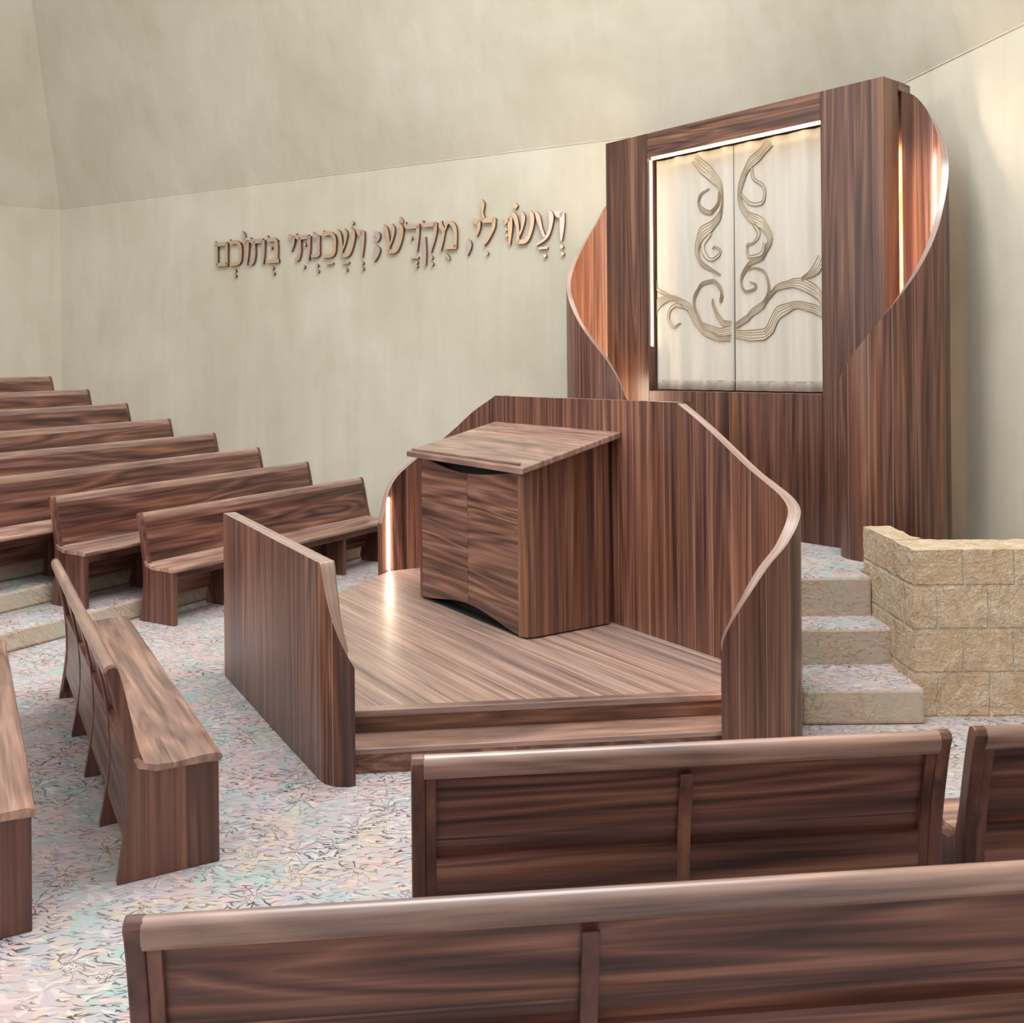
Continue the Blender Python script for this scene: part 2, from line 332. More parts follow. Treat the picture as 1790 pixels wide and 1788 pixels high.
BANDS={'L':[[(-0.445,3.979,0.06),(-0.267,3.795,0.06),(-0.162,3.681,0.034),(-0.138,3.525,0.016),(-0.2,3.406,0.04),(-0.362,3.297,0.06),(-0.427,3.133,0.034),(-0.329,2.996,0.02),(-0.171,2.913,0.008)],
[(-0.18,3.642,0.013),(-0.199,3.532,0.016),(-0.306,3.475,0.024),(-0.395,3.557,0.021),(-0.367,3.639,0.011),(-0.3,3.687,0.004)],
[(-0.29,3.29,0.013),(-0.354,3.183,0.019),(-0.31,3.065,0.016),(-0.213,3.071,0.016),(-0.168,3.123,0.011),(-0.238,3.165,0.008),(-0.274,3.147,0.004)],
[(-0.129,2.729,0.007),(-0.173,2.676,0.013),(-0.16,2.773,0.019),(-0.259,2.864,0.019),(-0.385,2.83,0.019),(-0.468,2.735,0.016),(-0.46,2.619,0.013),(-0.371,2.487,0.027),(-0.194,2.411,0.048),(-0.055,2.42,0.048)],
[(-0.961,2.628,0.081),(-0.838,2.726,0.04),(-0.664,2.731,0.027),(-0.534,2.637,0.04),(-0.425,2.489,0.04),(-0.247,2.37,0.034),(-0.056,2.351,0.027)],
[(-0.525,2.622,0.011),(-0.646,2.672,0.019),(-0.751,2.64,0.019),(-0.781,2.546,0.019),(-0.705,2.47,0.011),(-0.601,2.503,0.004)],
[(-0.279,2.71,0.005),(-0.262,2.638,0.019),(-0.158,2.507,0.03),(-0.055,2.476,0.03)],
[(-0.944,2.911,0.013),(-0.876,2.817,0.016),(-0.76,2.766,0.008)],
],'R':[[(0.357,3.981,0.054),(0.194,3.861,0.047),(0.077,3.716,0.034),(0.042,3.556,0.024),(0.107,3.425,0.034),(0.238,3.328,0.054),(0.333,3.224,0.034),(0.34,3.143,0.03),(0.251,3.03,0.02),(0.119,2.96,0.024),(0.051,2.856,0.011),(0.084,2.758,0.011),(0.183,2.759,0.011),(0.2,2.805,0.007),(0.151,2.829,0.004)],
[(0.177,3.796,0.007),(0.193,3.699,0.011),(0.281,3.619,0.016),(0.28,3.511,0.016),(0.19,3.483,0.016),(0.092,3.55,0.013),(0.051,3.61,0.008)],
[(0.189,3.32,0.013),(0.224,3.235,0.013),(0.187,3.158,0.008),(0.121,3.137,0.013),(0.136,3.047,0.013),(0.235,3.059,0.016),(0.284,3.148,0.019)],
[(-0.029,2.461,0.03),(0.114,2.524,0.034),(0.246,2.627,0.03),(0.328,2.73,0.016),(0.305,2.865,0.013),(0.217,2.939,0.008),(0.119,2.933,0.004)],
[(0.279,2.638,0.013),(0.392,2.739,0.027),(0.532,2.789,0.04),(0.669,2.774,0.06),(0.757,2.716,0.047),(0.837,2.622,0.034)],
[(0.654,2.814,0.013),(0.744,2.859,0.034),(0.833,2.967,0.074)],
[(-0.026,2.392,0.04),(0.179,2.373,0.06),(0.325,2.409,0.06),(0.437,2.551,0.06),(0.576,2.61,0.04),(0.711,2.59,0.04),(0.831,2.533,0.047)],
],}
LETTERS=[('vav',-0.606,-0.482,3.469,3.808,[(-0.516,3.406,'o'),(-0.509,3.329,'o')]),
('ayin',-0.838,-0.613,3.443,3.81,[(-0.742,3.405,'b'),(-0.72,3.32,'o')]),
('shin',-1.119,-0.845,3.466,3.824,[(-1.082,3.892,'d')]),
('vav',-1.232,-1.127,3.466,3.808,[(-1.208,3.718,'o'),(-1.202,3.642,'o'),(-1.195,3.575,'o')]),
('lamed',-1.546,-1.335,3.483,3.802,[(-1.451,3.39,'o')]),
('yod',-1.629,-1.538,3.586,3.8,[]),
('comma',-1.72,-1.653,3.378,3.568,[]),
('mem',-2.087,-1.846,3.456,3.802,[(-1.977,3.388,'t')]),
('qof',-2.318,-2.12,3.444,3.822,[(-2.196,3.387,'o'),(-2.189,3.311,'o')]),
('dalet',-2.564,-2.351,3.465,3.819,[(-2.48,3.631,'o'),(-2.432,3.398,'b'),(-2.407,3.344,'o'),(-2.408,3.3,'o')]),
('shin',-2.878,-2.586,3.468,3.819,[(-2.618,3.86,'t')]),
('semicolon',-3.027,-2.949,3.384,3.746,[]),
('vav',-3.284,-3.164,3.445,3.805,[(-3.195,3.378,'o'),(-3.193,3.311,'o')]),
('shin',-3.58,-3.299,3.464,3.815,[(-3.337,3.871,'o'),(-3.453,3.395,'b'),(-3.441,3.312,'o')]),
('kaf',-3.805,-3.596,3.467,3.815,[(-3.699,3.402,'b')]),
('nun',-3.995,-3.845,3.48,3.807,[(-3.895,3.388,'o'),(-3.886,3.317,'o')]),
('tav',-4.252,-3.995,3.46,3.802,[(-4.087,3.661,'o'),(-4.108,3.382,'o')]),
('yod',-4.357,-4.26,3.584,3.815,[]),
('bet',-4.718,-4.515,3.451,3.805,[(-4.647,3.655,'o'),(-4.625,3.394,'o'),(-4.609,3.326,'o')]),
('tav',-5.021,-4.748,3.453,3.805,[]),
('vav',-5.141,-5.029,3.458,3.812,[(-5.113,3.868,'t')]),
('kaf',-5.369,-5.15,3.454,3.811,[(-5.27,3.396,'o'),(-5.271,3.327,'o')]),
('final_mem',-5.618,-5.396,3.461,3.802,[]),
]

# ---------------------------------------------------------------- room shell
ZC = 4.5; LEAN = 0.29; ZT = 9.5
C0 = Vector((-6.57, 14.84)); C1 = Vector((3.21, 9.36)); 
wd = Vector((math.sin(R(119)), math.cos(R(119))))
W0 = Vector((1.0175, 10.57))
rd = Vector((0.1817, -0.9834))                       # right wall, towards the camera
R0 = Vector((3.3722, 8.3194))
def isect(p, a, q, b):
    t = ((q.x-p.x)*b.y-(q.y-p.y)*b.x)/(a.x*b.y-a.y*b.x); return p+a*t
ld = Vector((-math.sin(R(54.2)), -math.cos(R(54.2))))
C0 = isect(W0, wd, Vector((-6.606, 14.885)), ld)
C1 = isect(W0, wd, R0, rd)
L1 = C0+ld*9.0; R1 = R0+rd*10.5
def inn(d, sgn): return Vector((d.y, -d.x))*sgn        # inward normal
nm = inn(wd, 1)
if nm.y > 0: nm = -nm
nr = Vector((rd.y, -rd.x)); nr = nr if nr.x < 0 else -nr
nl = Vector((ld.y, -ld.x)); nl = nl if nl.x > 0 else -nl
k = LEAN*(ZT-ZC)
T0 = isect(W0+nm*k, wd, C0+nl*k, ld); T1 = isect(W0+nm*k, wd, R0+nr*k, rd)
def wallmesh(name, base, top, nrms, extra_kind='structure'):
    """lower vertical part and inward-leaning upper part over matching plan polylines"""
    bm = bmesh.new(); e = 0.2; n = len(base)
    def grid(off):
        g = []
        for p, q, nn in zip(base, top, nrms):
            g.append([bm.verts.new((*(p-nn*off), -0.02)), bm.verts.new((*(p-nn*off), ZC)), bm.verts.new((*(q-nn*off), ZT))])
        return g
    f = grid(0); g = grid(e)
    for r_ in (f, g):
        for i in range(n-1):
            for k_ in (0, 1): bm.faces.new((r_[i][k_], r_[i+1][k_], r_[i+1][k_+1], r_[i][k_+1]))
    for i in range(n-1):
        bm.faces.new((f[i][0], f[i+1][0], g[i+1][0], g[i][0])); bm.faces.new((f[i][2], f[i+1][2], g[i+1][2], g[i][2]))
    for i in (0, n-1):
        for k_ in (0, 1): bm.faces.new((f[i][k_], f[i][k_+1], g[i][k_+1], g[i][k_]))
    o = obj(name, bm, M['wall'])
    for p in o.data.polygons: p.use_smooth = True
    try: o.data.set_sharp_from_angle(angle=R(13))
    except Exception: pass
    return tag(o, kind='structure')
def bez(p, c, q, n): return [p*(1-t)**2+c*2*t*(1-t)+q*t*t for t in [i/n for i in range(n+1)]]
bl_, br_ = C1-wd*0.9, C1+rd*0.9; tl_, tr_ = T1-wd*4.2, T1+rd*3.6
cb = bez(bl_, C1, br_, 14); ct = bez(tl_, T1, tr_, 14)
nn_ = [(nm*(1-i/14)+nr*(i/14)).normalized() for i in range(15)]
wallmesh('wall_back', [C0]+cb, [T0]+ct, [nm]+nn_)
wallmesh('wall_right', [cb[-1], R1], [ct[-1], R1+nr*k], [nr, nr])
wallmesh('wall_left', [L1, C0], [L1+nl*k, T0], [nl, nl])
def creaseline(name, a, b, nrm):
    bm = bmesh.new(); d = (b-a).normalized(); p0 = a+nrm*0.0; 
    pr_ = [(-0.01, -0.005), (0.004, -0.005), (0.006, 0.0), (0.004, 0.005), (-0.02, 0.004)]
    A = [bm.verts.new((*(a+nrm*x), ZC+z)) for x, z in pr_]; B = [bm.verts.new((*(b+nrm*x), ZC+z)) for x, z in pr_]
    bm.faces.new(A); bm.faces.new(B[::-1])
    for i in range(5): j = (i+1) % 5; bm.faces.new([A[i], A[j], B[j], B[i]])
    tag(obj(name, bm, M['wall']), kind='structure')
creaseline('trim_1', C0, cb[0], nm); creaseline('trim_2', cb[-1], R1, nr); creaseline('trim_3', L1, C0, nl)

bm = bmesh.new(); prism(bm, [(-12, -2.5), (5.6, -2.5), tuple(R1), tuple(C1), tuple(C0), tuple(L1), (-14, 4)], -0.1, 0.0)
tag(obj('floor', bm, M['carpet']), kind='structure')

# carpeted landing and three steps on the right
def carpet_block(name, pts, z0, z1):
    bm = bmesh.new(); prism(bm, pts, z0, z1)
    o = obj(name, bm, M['carpet'], extra=(M['riser'],))
    for p in o.data.polygons: p.material_index = 0 if p.normal.z > 0.5 else 1
    b = o.modifiers.new('bevel', 'BEVEL'); b.width = 0.02; b.segments = 2; b.limit_method = 'ANGLE'
    return o
land = [(1.19, 6.72), (2.40, 6.71), (2.40, 7.0), (3.60, 7.0), tuple(R0+nr*0.01), tuple(C1+Vector((-0.02, -0.03))), tuple(W0+wd*-1.5+nm*0.01), (-0.9, 10.2)]
tag(carpet_block('floor_landing', land, 0.0, 0.70), kind='structure')
tag(carpet_block('floor_step', [(1.705, 5.907), (2.42, 5.907), (2.42, 6.42), (1.385, 6.42)], 0.0, 0.21), kind='structure')
tag(carpet_block('floor_step', [(1.39, 6.396), (2.42, 6.396), (2.42, 6.73), (1.18, 6.73)], 0.0, 0.44), kind='structure')

# stone parapet beside the steps
def rough_block(bm, x0, x1, y0, y1, z0, z1, seg=0.03, amp=0.013):
    from mathutils import noise
    nb = bmesh.new(); box(nb, x0, x1, y0, y1, z0, z1)
    cuts = int(max(x1-x0, y1-y0, z1-z0)/seg)
    for ax, (a, b_) in enumerate(((x0, x1), (y0, y1), (z0, z1))):
        n_ = max(1, int((b_-a)/seg))
        for i in range(1, n_):
            co = [0, 0, 0]; no = [0, 0, 0]; co[ax] = a+(b_-a)*i/n_; no[ax] = 1
            bmesh.ops.bisect_plane(nb, geom=nb.verts[:]+nb.edges[:]+nb.faces[:], plane_co=co, plane_no=no)
    nb.normal_update()
    for v in nb.verts:
        if v.co.z < z0+0.005: continue
        q = v.co*7.0; d = noise.noise(q)*0.6+noise.noise(q*2.6)*0.5
        v.co += v.normal*(amp*d-amp*0.3)
    me_ = bpy.data.meshes.new('t'); nb.to_mesh(me_); nb.free(); bm.from_mesh(me_); bpy.data.meshes.remove(me_)
t = thing('stone_parapet', 'low rough tan stone block wall beside the carpeted steps at the right', 'wall', (2.40, 6.02, 0))
bm = bmesh.new(); rough_block(bm, 0, 1.33, 0, 0.34, 0, 1.01); obj('front_wall', bm, M['stone'], t, smooth=True)
bm = bmesh.new(); rough_block(bm, 0.0, 0.18, 0.335, 0.86, 0, 1.015); obj('side_wall', bm, M['stone'], t, smooth=True)

# raked tiers under the left pews
PITCH = 0.162
rows = [  # far end back-top (x, y), bearing, length
    ((-1.691, 11.094), 30.3), ((-2.325, 11.255), 29.2), ((-2.885, 11.30), 27.4), ((-3.405, 11.38), 25.9),
    ((-3.95, 11.48), 23.8), ((-4.65, 12.03), 20.8), ((-5.25, 12.35), 18.6), ((-5.78, 12.50), 17.5)]
L_ROW = [3.0, 3.25, 3.7, 3.1, 3.0, 3.1, 3.0, 2.8]
PD, PH, SH = 0.42, 0.90, 0.483
def rowpt(i, a, n_):            # a metres from the far end towards the near end, n_ metres behind the back
    (x, y), b = rows[i]; d = Vector((-math.sin(R(b)), -math.cos(R(b)))); nb_ = Vector((-math.cos(R(b)), math.sin(R(b)))); 
    return Vector((x, y))+d*a+nb_*n_
for i in range(7):
    a0 = rowpt(i, L_ROW[i]+2.2, 0.05); a1 = rowpt(i, -0.9+0.0*i, 0.05)
    far = [tuple(isect(W0, wd, a1, (a1-a0).normalized())+nm*0.02)]
    a2 = rowpt(7, -1.2, 1.5); a3 = rowpt(7, L_ROW[7]+3.0, 1.5)
    pts = [tuple(a0), far[0], tuple(C0+wd*0.4+nm*0.25), tuple(rowpt(7, 6.5, 0.8) if i < 7 else a3)]
    o = carpet_block('floor_tier', pts, PITCH*i, PITCH*(i+1)); tag(o, kind='structure')

# ---------------------------------------------------------------- pews
YB = [(0.0, 0.0), (0.15, 0.028), (0.3, 0.045), (0.45, 0.045), (0.6, 0.028), (0.75, 0.0), (0.86, -0.028), (0.9, -0.035)]
YF = [(0.47, 0.115), (0.52, 0.095), (0.6, 0.075), (0.75, 0.045), (0.86, 0.02), (0.9, 0.012)]
def slab(bm, x0, x1, z0, z1, fa, fb, n=6):
    pr_ = [(fa(z0+(z1-z0)*i/n), z0+(z1-z0)*i/n) for i in range(n+1)]+[(fb(z1-(z1-z0)*i/n), z1-(z1-z0)*i/n) for i in range(n+1)]
    extr(bm, pr_, x0, x1)
yb = lambda z: lerp_tab(YB, z)
yf = lambda z: lerp_tab(YF, z)
END = [(yb(z), z) for z in (0.0, 0.1, 0.2, 0.3, 0.4, 0.5, 0.6, 0.7, 0.8, 0.86)]+[(-0.040, 0.885), (-0.030, 0.903), (-0.008, 0.910), (0.010, 0.900), (0.020, 0.87)]+[(yf(z)+0.004, z) for z in (0.8, 0.7, 0.6, 0.54, 0.49)]+[(0.15, 0.462), (0.22, 0.452), (0.34, 0.457), (0.40, 0.455), (0.42, 0.43), (0.42, 0.0)]
RIB = [(yb(z)+0.004, z) for z in (0.0, 0.1, 0.2, 0.3, 0.4, 0.5, 0.6, 0.7, 0.8)]+[(yf(z)-0.03, z) for z in (0.8, 0.7, 0.6, 0.52)]+[(0.16, 0.458), (0.36, 0.45), (0.37, 0.40), (0.36, 0.0)]
def make_pew(name, label, loc, xdir, L, ribs, group=None, apron=True, hide_left=False, full=True):
    t = thing(name, label, 'pew', loc, xdir, group)
    e = 0.045
    for x in (0.0, L-e):
        bm = bmesh.new(); extr(bm, END, x, x+e); obj('end_panel', bm, M['endp'], t, bevel=0.005)
    bm = bmesh.new()
    sp = [(0.09, 0.515), (0.115, 0.487), (0.16, 0.474), (0.24, 0.468), (0.34, 0.476), (0.41, 0.476), (0.432, 0.465), (0.436, 0.45), (0.425, 0.437), (0.34, 0.443), (0.16, 0.445), (0.085, 0.47), (0.07, 0.51)]
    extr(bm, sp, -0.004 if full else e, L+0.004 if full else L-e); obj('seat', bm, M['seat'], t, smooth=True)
    bm = bmesh.new(); slab(bm, e, L-e, 0.48, 0.85, lambda z: yf(z)-0.022, yf); obj('backrest', bm, M['pew'], t)
    bm = bmesh.new(); slab(bm, e, L-e, 0.52, 0.845, lambda z: yb(z)+0.036, lambda z: yf(z)-0.0225); obj('upper_back_panel', bm, M['pew'], t)
    bm = bmesh.new(); slab(bm, e, L-e, 0.16, 0.545, lambda z: yb(z)+0.008, lambda z: yb(z)+0.034); obj('lower_back_panel', bm, M['pew'], t)
    bm = bmesh.new()
    cap = [(-0.022, 0.832), (-0.034, 0.85), (-0.040, 0.875), (-0.034, 0.896), (-0.018, 0.906), (-0.003, 0.905), (0.012, 0.894), (0.020, 0.87), (0.024, 0.845), (0.01, 0.832)]
    cap = [(q.x, q.y) for q in catmull([(y, z_, 0) for y, z_ in cap], 4)]
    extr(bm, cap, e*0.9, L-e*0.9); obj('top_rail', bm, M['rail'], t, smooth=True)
    for x in (e, L-e-0.035):
        bm = bmesh.new(); slab(bm, x, x+0.035, 0.05, 0.835, lambda z: yb(z)+0.006, lambda z: yb(z)+0.03); obj('stile', bm, M['endp'], t, bevel=0.003)
    for x in ribs:
        bm = bmesh.new(); extr(bm, RIB, x-0.022, x+0.022); obj('support', bm, M['endp'], t, bevel=0.003)
    if apron:
        bm = bmesh.new(); box(bm, e, L-e, 0.345, 0.368, 0.37, 0.445); obj('seat_apron', bm, M['pew'], t)
    return t

def bear(b): return (-math.sin(R(b)), -math.cos(R(b)))
ordn = ['front row of the raked left rows, its end beside the platform wall', 'second row of the raked left rows, one carpeted tier up', 'third row of the raked left rows, cut off by the frame', 'fourth row up the raked left rows',
        'fifth row up the raked left rows', 'third row from the back of the raked left rows', 'second row from the back of the raked left rows', 'highest and farthest of the raked left rows']
for i, ((ex, ey), b) in enumerate(rows):
    d = Vector(bear(b)); nb_ = Vector((-math.cos(R(b)), math.sin(R(b))))
    # the far back top is given; the base stands 3 cm in front of it
    o = Vector((ex, ey))+(-nb_)*0.03
    L = L_ROW[i]; n_ = 3
    ribs = [L*(j+1)/(n_+1) for j in range(n_)]
    make_pew('pew', 'walnut pew, '+ordn[i], (o.x, o.y, PITCH*i), d, L, ribs, 'raked pews at the left')
# pew standing sideways on the aisle
sd = Vector(bear(-29.0)); sl = 2.73
org = Vector((-1.656, 4.147))-sd*sl
make_pew('pew', 'walnut pew seen end-on in the left aisle, its whole seat visible', (org.x, org.y, 0), sd, sl, [sl-0.63, sl-1.27, sl-1.93], 'aisle pews in the left foreground', apron=False)
nd = Vector((-sd.y, sd.x))
p2 = Vector((-1.848, 3.819))-nd*0.42-sd*2.7
make_pew('pew', 'walnut pew at the left frame edge, only its seat end showing', (p2.x, p2.y, 0), sd, 2.7, [0.9, 1.8], 'aisle pews in the left foreground', apron=False)
fd = (math.sin(R(84.2)), math.cos(R(84.2)))
make_pew('pew', 'nearest walnut pew, its back along the bottom of the photo', (-0.888, 2.275, 0), fd, 3.35, [1.07, 3.3-1.0], 'foreground pews seen from behind', full=False)
make_pew('pew', 'walnut pew with a two-bay back, in front of the platform steps', (-0.334, 3.195, 0), fd, 1.80, [0.90], 'foreground pews seen from behind', full=False)
make_pew('pew', 'walnut pew at the right frame edge, in front of the stone wall', (1.545, 3.40, 0), fd, 2.2, [1.1], 'foreground pews seen from behind', full=False)

# ---------------------------------------------------------------- prayer platform (local x runs along the back wall to the right, y towards the open side)
BD = (-math.sin(R(-33)), -math.cos(R(-33)))
def flip_y(P): return [(a, -b, *c) for a, b, *c in P]
# local frame: x = along BD, y = 90 degrees CCW of x; the open side is the clockwise side, so y = -N
plat = thing('prayer_platform', 'raised walnut platform with curling board walls and two front steps', 'platform', (1.32, 6.477, 0), BD)
bm = bmesh.new(); prism(bm, [(a, -b) for a, b in [(-.44, 2.49), (.66, .30), (.72, .16), (.6, .0), (.3, -.02), (-3.2, -.02), (-3.42, .05), (-3.54, .15), (-3.58, .3), (-3.60, .6), (-2.22, 2.50)]], 0.225, 0.26)
o = obj('deck', bm, M['deck'], plat, bevel=0.006)
bm = bmesh.new(); prism(bm, [(a, -b) for a, b in [(-.46, 2.48), (.64, .32), (.68, .16), (.6, .01), (.3, 0), (-3.2, 0), (-3.5, .2), (-3.56, .6), (-2.25, 2.45)]], 0.0, 0.224)
obj('riser', bm, M['step'], plat)
bm = bmesh.new(); prism(bm, [(a, -b) for a, b in [(-.17, 2.50), (.74, .67), (.70, .30), (.60, .32), (-.42, 2.47)]], 0.0, 0.104); obj('lower_riser', bm, M['step'], plat)
def edge_board(name, p, q, depth, z0, z1, mat):
    """board along the front edge p -> q, reaching back by depth; its grain follows the edge"""
    p, q = Vector((p[0], -p[1])), Vector((q[0], -q[1])); d = (q-p).normalized(); bm = bmesh.new(); L = (q-p).length
    box(bm, 0, L, 0, depth, 0, z1-z0); o = obj(name, bm, mat, plat, bevel=0.006)
    o.location = (p.x, p.y, z0); o.rotation_euler = (0, 0, math.atan2(d.y, d.x)); return o
edge_board('deck_nosing', (-.425, 2.545), (.745, .21), .07, 0.222, 0.2615, M['rail'])
edge_board('upper_riser_face', (-.43, 2.505), (.70, .24), .015, 0.13, 0.221, M['step'])
edge_board('lower_tread', (-.185, 2.535), (.80, .57), .30, 0.100, 0.131, M['rail'])
edge_board('lower_riser_face', (-.185, 2.49), (.77, .59), .015, 0.0, 0.099, M['step'])
back = [(-3.66, .68, .70), (-3.67, .60, .98), (-3.67, .5, 1.12), (-3.65, .35, 1.24), (-3.61, .22, 1.33), (-3.54, .11, 1.41), (-3.42, .03, 1.49), (-3.25, 0, 1.58), (-2.95, 0, 1.73), (-2.63, 0, 1.857), (-2.59, 0, 1.876), (-2.53, 0, 1.877), (-2.0, 0, 1.877), (-1.2, 0, 1.879), (-.37, 0, 1.881), (-.31, 0, 1.878), (-.26, 0, 1.855), (0, 0, 1.71), (.35, 0, 1.487),
        (.5, 0, 1.41), (.65, .03, 1.35), (.78, .11, 1.30), (.86, .22, 1.24), (.895, .35, 1.14), (.88, .48, 1.03), (.855, .59, .90), (.815, .67, .77), (.785, .71, .68), (.770, .730, .60), (.765, .735, .50)]
back_w = shell('curved_back_wall', flip_y(back), 0.0, 0.07, M['shell'], M['rim'], plat, side=-1)
left = [(-2.216, 2.537, 1.13), (-1.6, 2.575, 1.13), (-.9, 2.62, 1.13), (-.30, 2.655, 1.13), (-.20, 2.662, 1.13), (-.16, 2.66, 1.12), (-.125, 2.653, 1.00), (-.087, 2.637, .87), (-.05, 2.605, .75), (-.025, 2.568, .66), (-.02, 2.535, .60)]
shell('left_side_wall', flip_y(left), 0.0, 0.085, M['shell'], M['rim'], plat, side=1)
def led(parent, u, w, z0, z1, du=0.012, dw=0.012, mt='led'):
    bm = bmesh.new(); box(bm, u-du/2, u+du/2, w-dw/2, w+dw/2, z0, z1); return obj('light_strip', bm, M[mt], parent)
led(back_w, .755, -.50, .30, .72, .012, .02, 'glow')
led(back_w, -3.588, -.60, .27, .93, .008, .012, 'glow')

# ---------------------------------------------------------------- lectern
lec = thing('lectern', 'boxy walnut reading desk with sloping top standing on the platform', 'lectern', (1.32+BD[0]*-.93+math.cos(R(33))*-1*.853*1.0, 0, 0.26), BD)
Nn = Vector((-math.cos(R(-33)), math.sin(R(-33))))
lo = Vector((1.32, 6.477))+Vector(BD)*-2.50+Nn*.853
lec.location = (lo.x, lo.y, 0.26)
LW, LD = 1.53, 0.735           # local x 0..LW left to right, y 0 (front) .. LD (towards the back wall)
zt = lambda y: 1.143+(1.350-1.143)*(y+0.07)/0.85      # underside of the sloping top above the deck
bm = bmesh.new()
rr_ = 0.085; pts = [(LW, LD), (0.03, LD), (0.03, 0.03), (LW-rr_, 0.03)]
a = [bm.verts.new((x, y, 0.02)) for x, y in pts]; b = [bm.verts.new((x, y, zt(y)-0.0)) for x, y in pts]
pts2 = pts
# inner carcass
bm.free(); bm = bmesh.new()
pts = [(0.035, 0.10), (LW-0.03, 0.10), (LW-0.03, LD-0.02), (0.035, LD-0.02)]
a = [bm.verts.new((x, y, 0.0)) for x, y in pts]; b = [bm.verts.new((x, y, zt(y))) for x, y in pts]
bm.faces.new(a[::-1]); bm.faces.new(b)
for i in range(4): bm.faces.new((a[i], a[(i+1) % 4], b[(i+1) % 4], b[i]))
obj('inner_case', bm, M['dark'], lec)
# right side with rounded front corner, left side
def sidepanel(pts, name):
    bm = bmesh.new(); n = len(pts)
    a = [bm.verts.new((x, y, 0.012)) for x, y in pts]; b = [bm.verts.new((x, y, zt(y)-0.002)) for x, y in pts]
    bm.faces.new(a[::-1]); bm.faces.new(b)
    for i in range(n): bm.faces.new((a[i], a[(i+1) % n], b[(i+1) % n], b[i]))
    return obj(name, bm, M['lside'], lec, smooth=True)
arc = [(LW-rr_+rr_*math.sin(R(q)), rr_-rr_*math.cos(R(q))) for q in range(0, 91, 10)]
arci = [(LW-rr_+(rr_-.025)*math.sin(R(q)), rr_-(rr_-.025)*math.cos(R(q))) for q in range(90, -1, -10)]
sidepanel(arc+[(LW, LD), (LW-.025, LD)]+arci, 'side_panel')
sidepanel([(0.0, 0.0), (0.035, 0.0), (0.035, LD), (0.0, LD)], 'side_panel')
# front: two doors with a scooped top and an arched foot
def door(x0, x1):
    bm = bmesh.new(); n = 16; fr = []; bk = []
    full0, full1 = 0.035, LW-rr_
    for i in range(n+1):
        x = x0+(x1-x0)*i/n; s = (x-full0)/(full1-full0)
        top = zt(0)-0.010-0.080*(max(0.0, math.sin(math.pi*min(1, (0.92*s)**.85)))**1.2); bot = 0.02+0.075*math.sin(math.pi*s)**1.6
        y = 0.0+0.012*math.sin(math.pi*s)
        fr.append((bm.verts.new((x, y, bot)), bm.verts.new((x, y, top)))); bk.append((bm.verts.new((x, y+.025, bot)), bm.verts.new((x, y+.025, top))))
    for i in range(n):
        bm.faces.new((fr[i][0], fr[i+1][0], fr[i+1][1], fr[i][1])); bm.faces.new((bk[i][1], bk[i+1][1], bk[i+1][0], bk[i][0]))
        bm.faces.new((fr[i][1], fr[i+1][1], bk[i+1][1], bk[i][1])); bm.faces.new((fr[i][0], bk[i][0], bk[i+1][0], fr[i+1][0]))
    for i in (0, n): bm.faces.new((fr[i][0], fr[i][1], bk[i][1], bk[i][0]))
    return obj('door', bm, M['lfront'], lec)
xm = 0.035+(LW-rr_-.035)*.50
door(0.037, xm-0.002); door(xm+0.002, LW-rr_)
sl_ = math.atan2(1.322-1.115, 0.85)
bm = bmesh.new()
pr_ = [(-0.075, zt(-0.075)), (LD+0.045, zt(LD+0.045)), (LD+0.045, zt(LD+0.045)+0.045), (-0.075, zt(-0.075)+0.045)]
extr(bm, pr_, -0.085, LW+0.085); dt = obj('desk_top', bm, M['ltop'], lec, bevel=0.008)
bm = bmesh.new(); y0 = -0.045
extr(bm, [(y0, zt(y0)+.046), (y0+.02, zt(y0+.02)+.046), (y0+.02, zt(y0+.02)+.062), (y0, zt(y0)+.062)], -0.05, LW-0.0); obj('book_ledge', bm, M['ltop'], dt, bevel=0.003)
bm = bmesh.new(); prism(bm, [(0.01, 0.02), (LW-.02, 0.02), (LW-.02, LD-.02), (.01, LD-.02)], 0.0, 0.012); obj('plinth', bm, M['dark'], lec)

# ---------------------------------------------------------------- ark
AD = (-math.sin(R(-40)), -math.cos(R(-40)))
ark = thing('torah_ark', 'tall walnut ark cabinet with curling side wings against the cream wall', 'cabinet', (1.85, 8.555, 0.70), AD)
# local x along the front to the right, y = -w (w towards the viewer); z from the landing
z = lambda q: q-0.70
def fbox(name, x0, x1, w0, w1, z0, z1, mat, bev=0.004):
    bm = bmesh.new(); box(bm, x0, x1, -w1, -w0, z(z0), z(z1)); return obj(name, bm, mat, ark, bevel=bev)
fbox('left_post', -1.445, -.91, -.21, 0, .70, 4.265, M['panel'])
fbox('right_post', .91, 1.445, -.21, 0, .70, 4.265, M['panel'])
fbox('top_panel', -.9095, .9095, -.21, 0, 4.04, 4.265, M['hpanel'])
fbox('lower_panel', -.9095, .9095, -.21, 0, .70, 1.89, M['panel'])
fbox('inner_back', -.92, .92, -.30, -.22, 1.70, 4.2, M['panel'])
bm = bmesh.new(); prism(bm, [(-1.445, .215), (1.445, .215), (1.43, .42), (-1.43, .42)], z(4.20), z(4.265)); obj('top_board', bm, M['hpanel'], ark)
fbox('side_core', 1.34, 1.38, -.60, -.212, .70, 4.2, M['panel']); fbox('side_core', -1.38, -1.34, -.60, -.212, .70, 4.2, M['panel'])
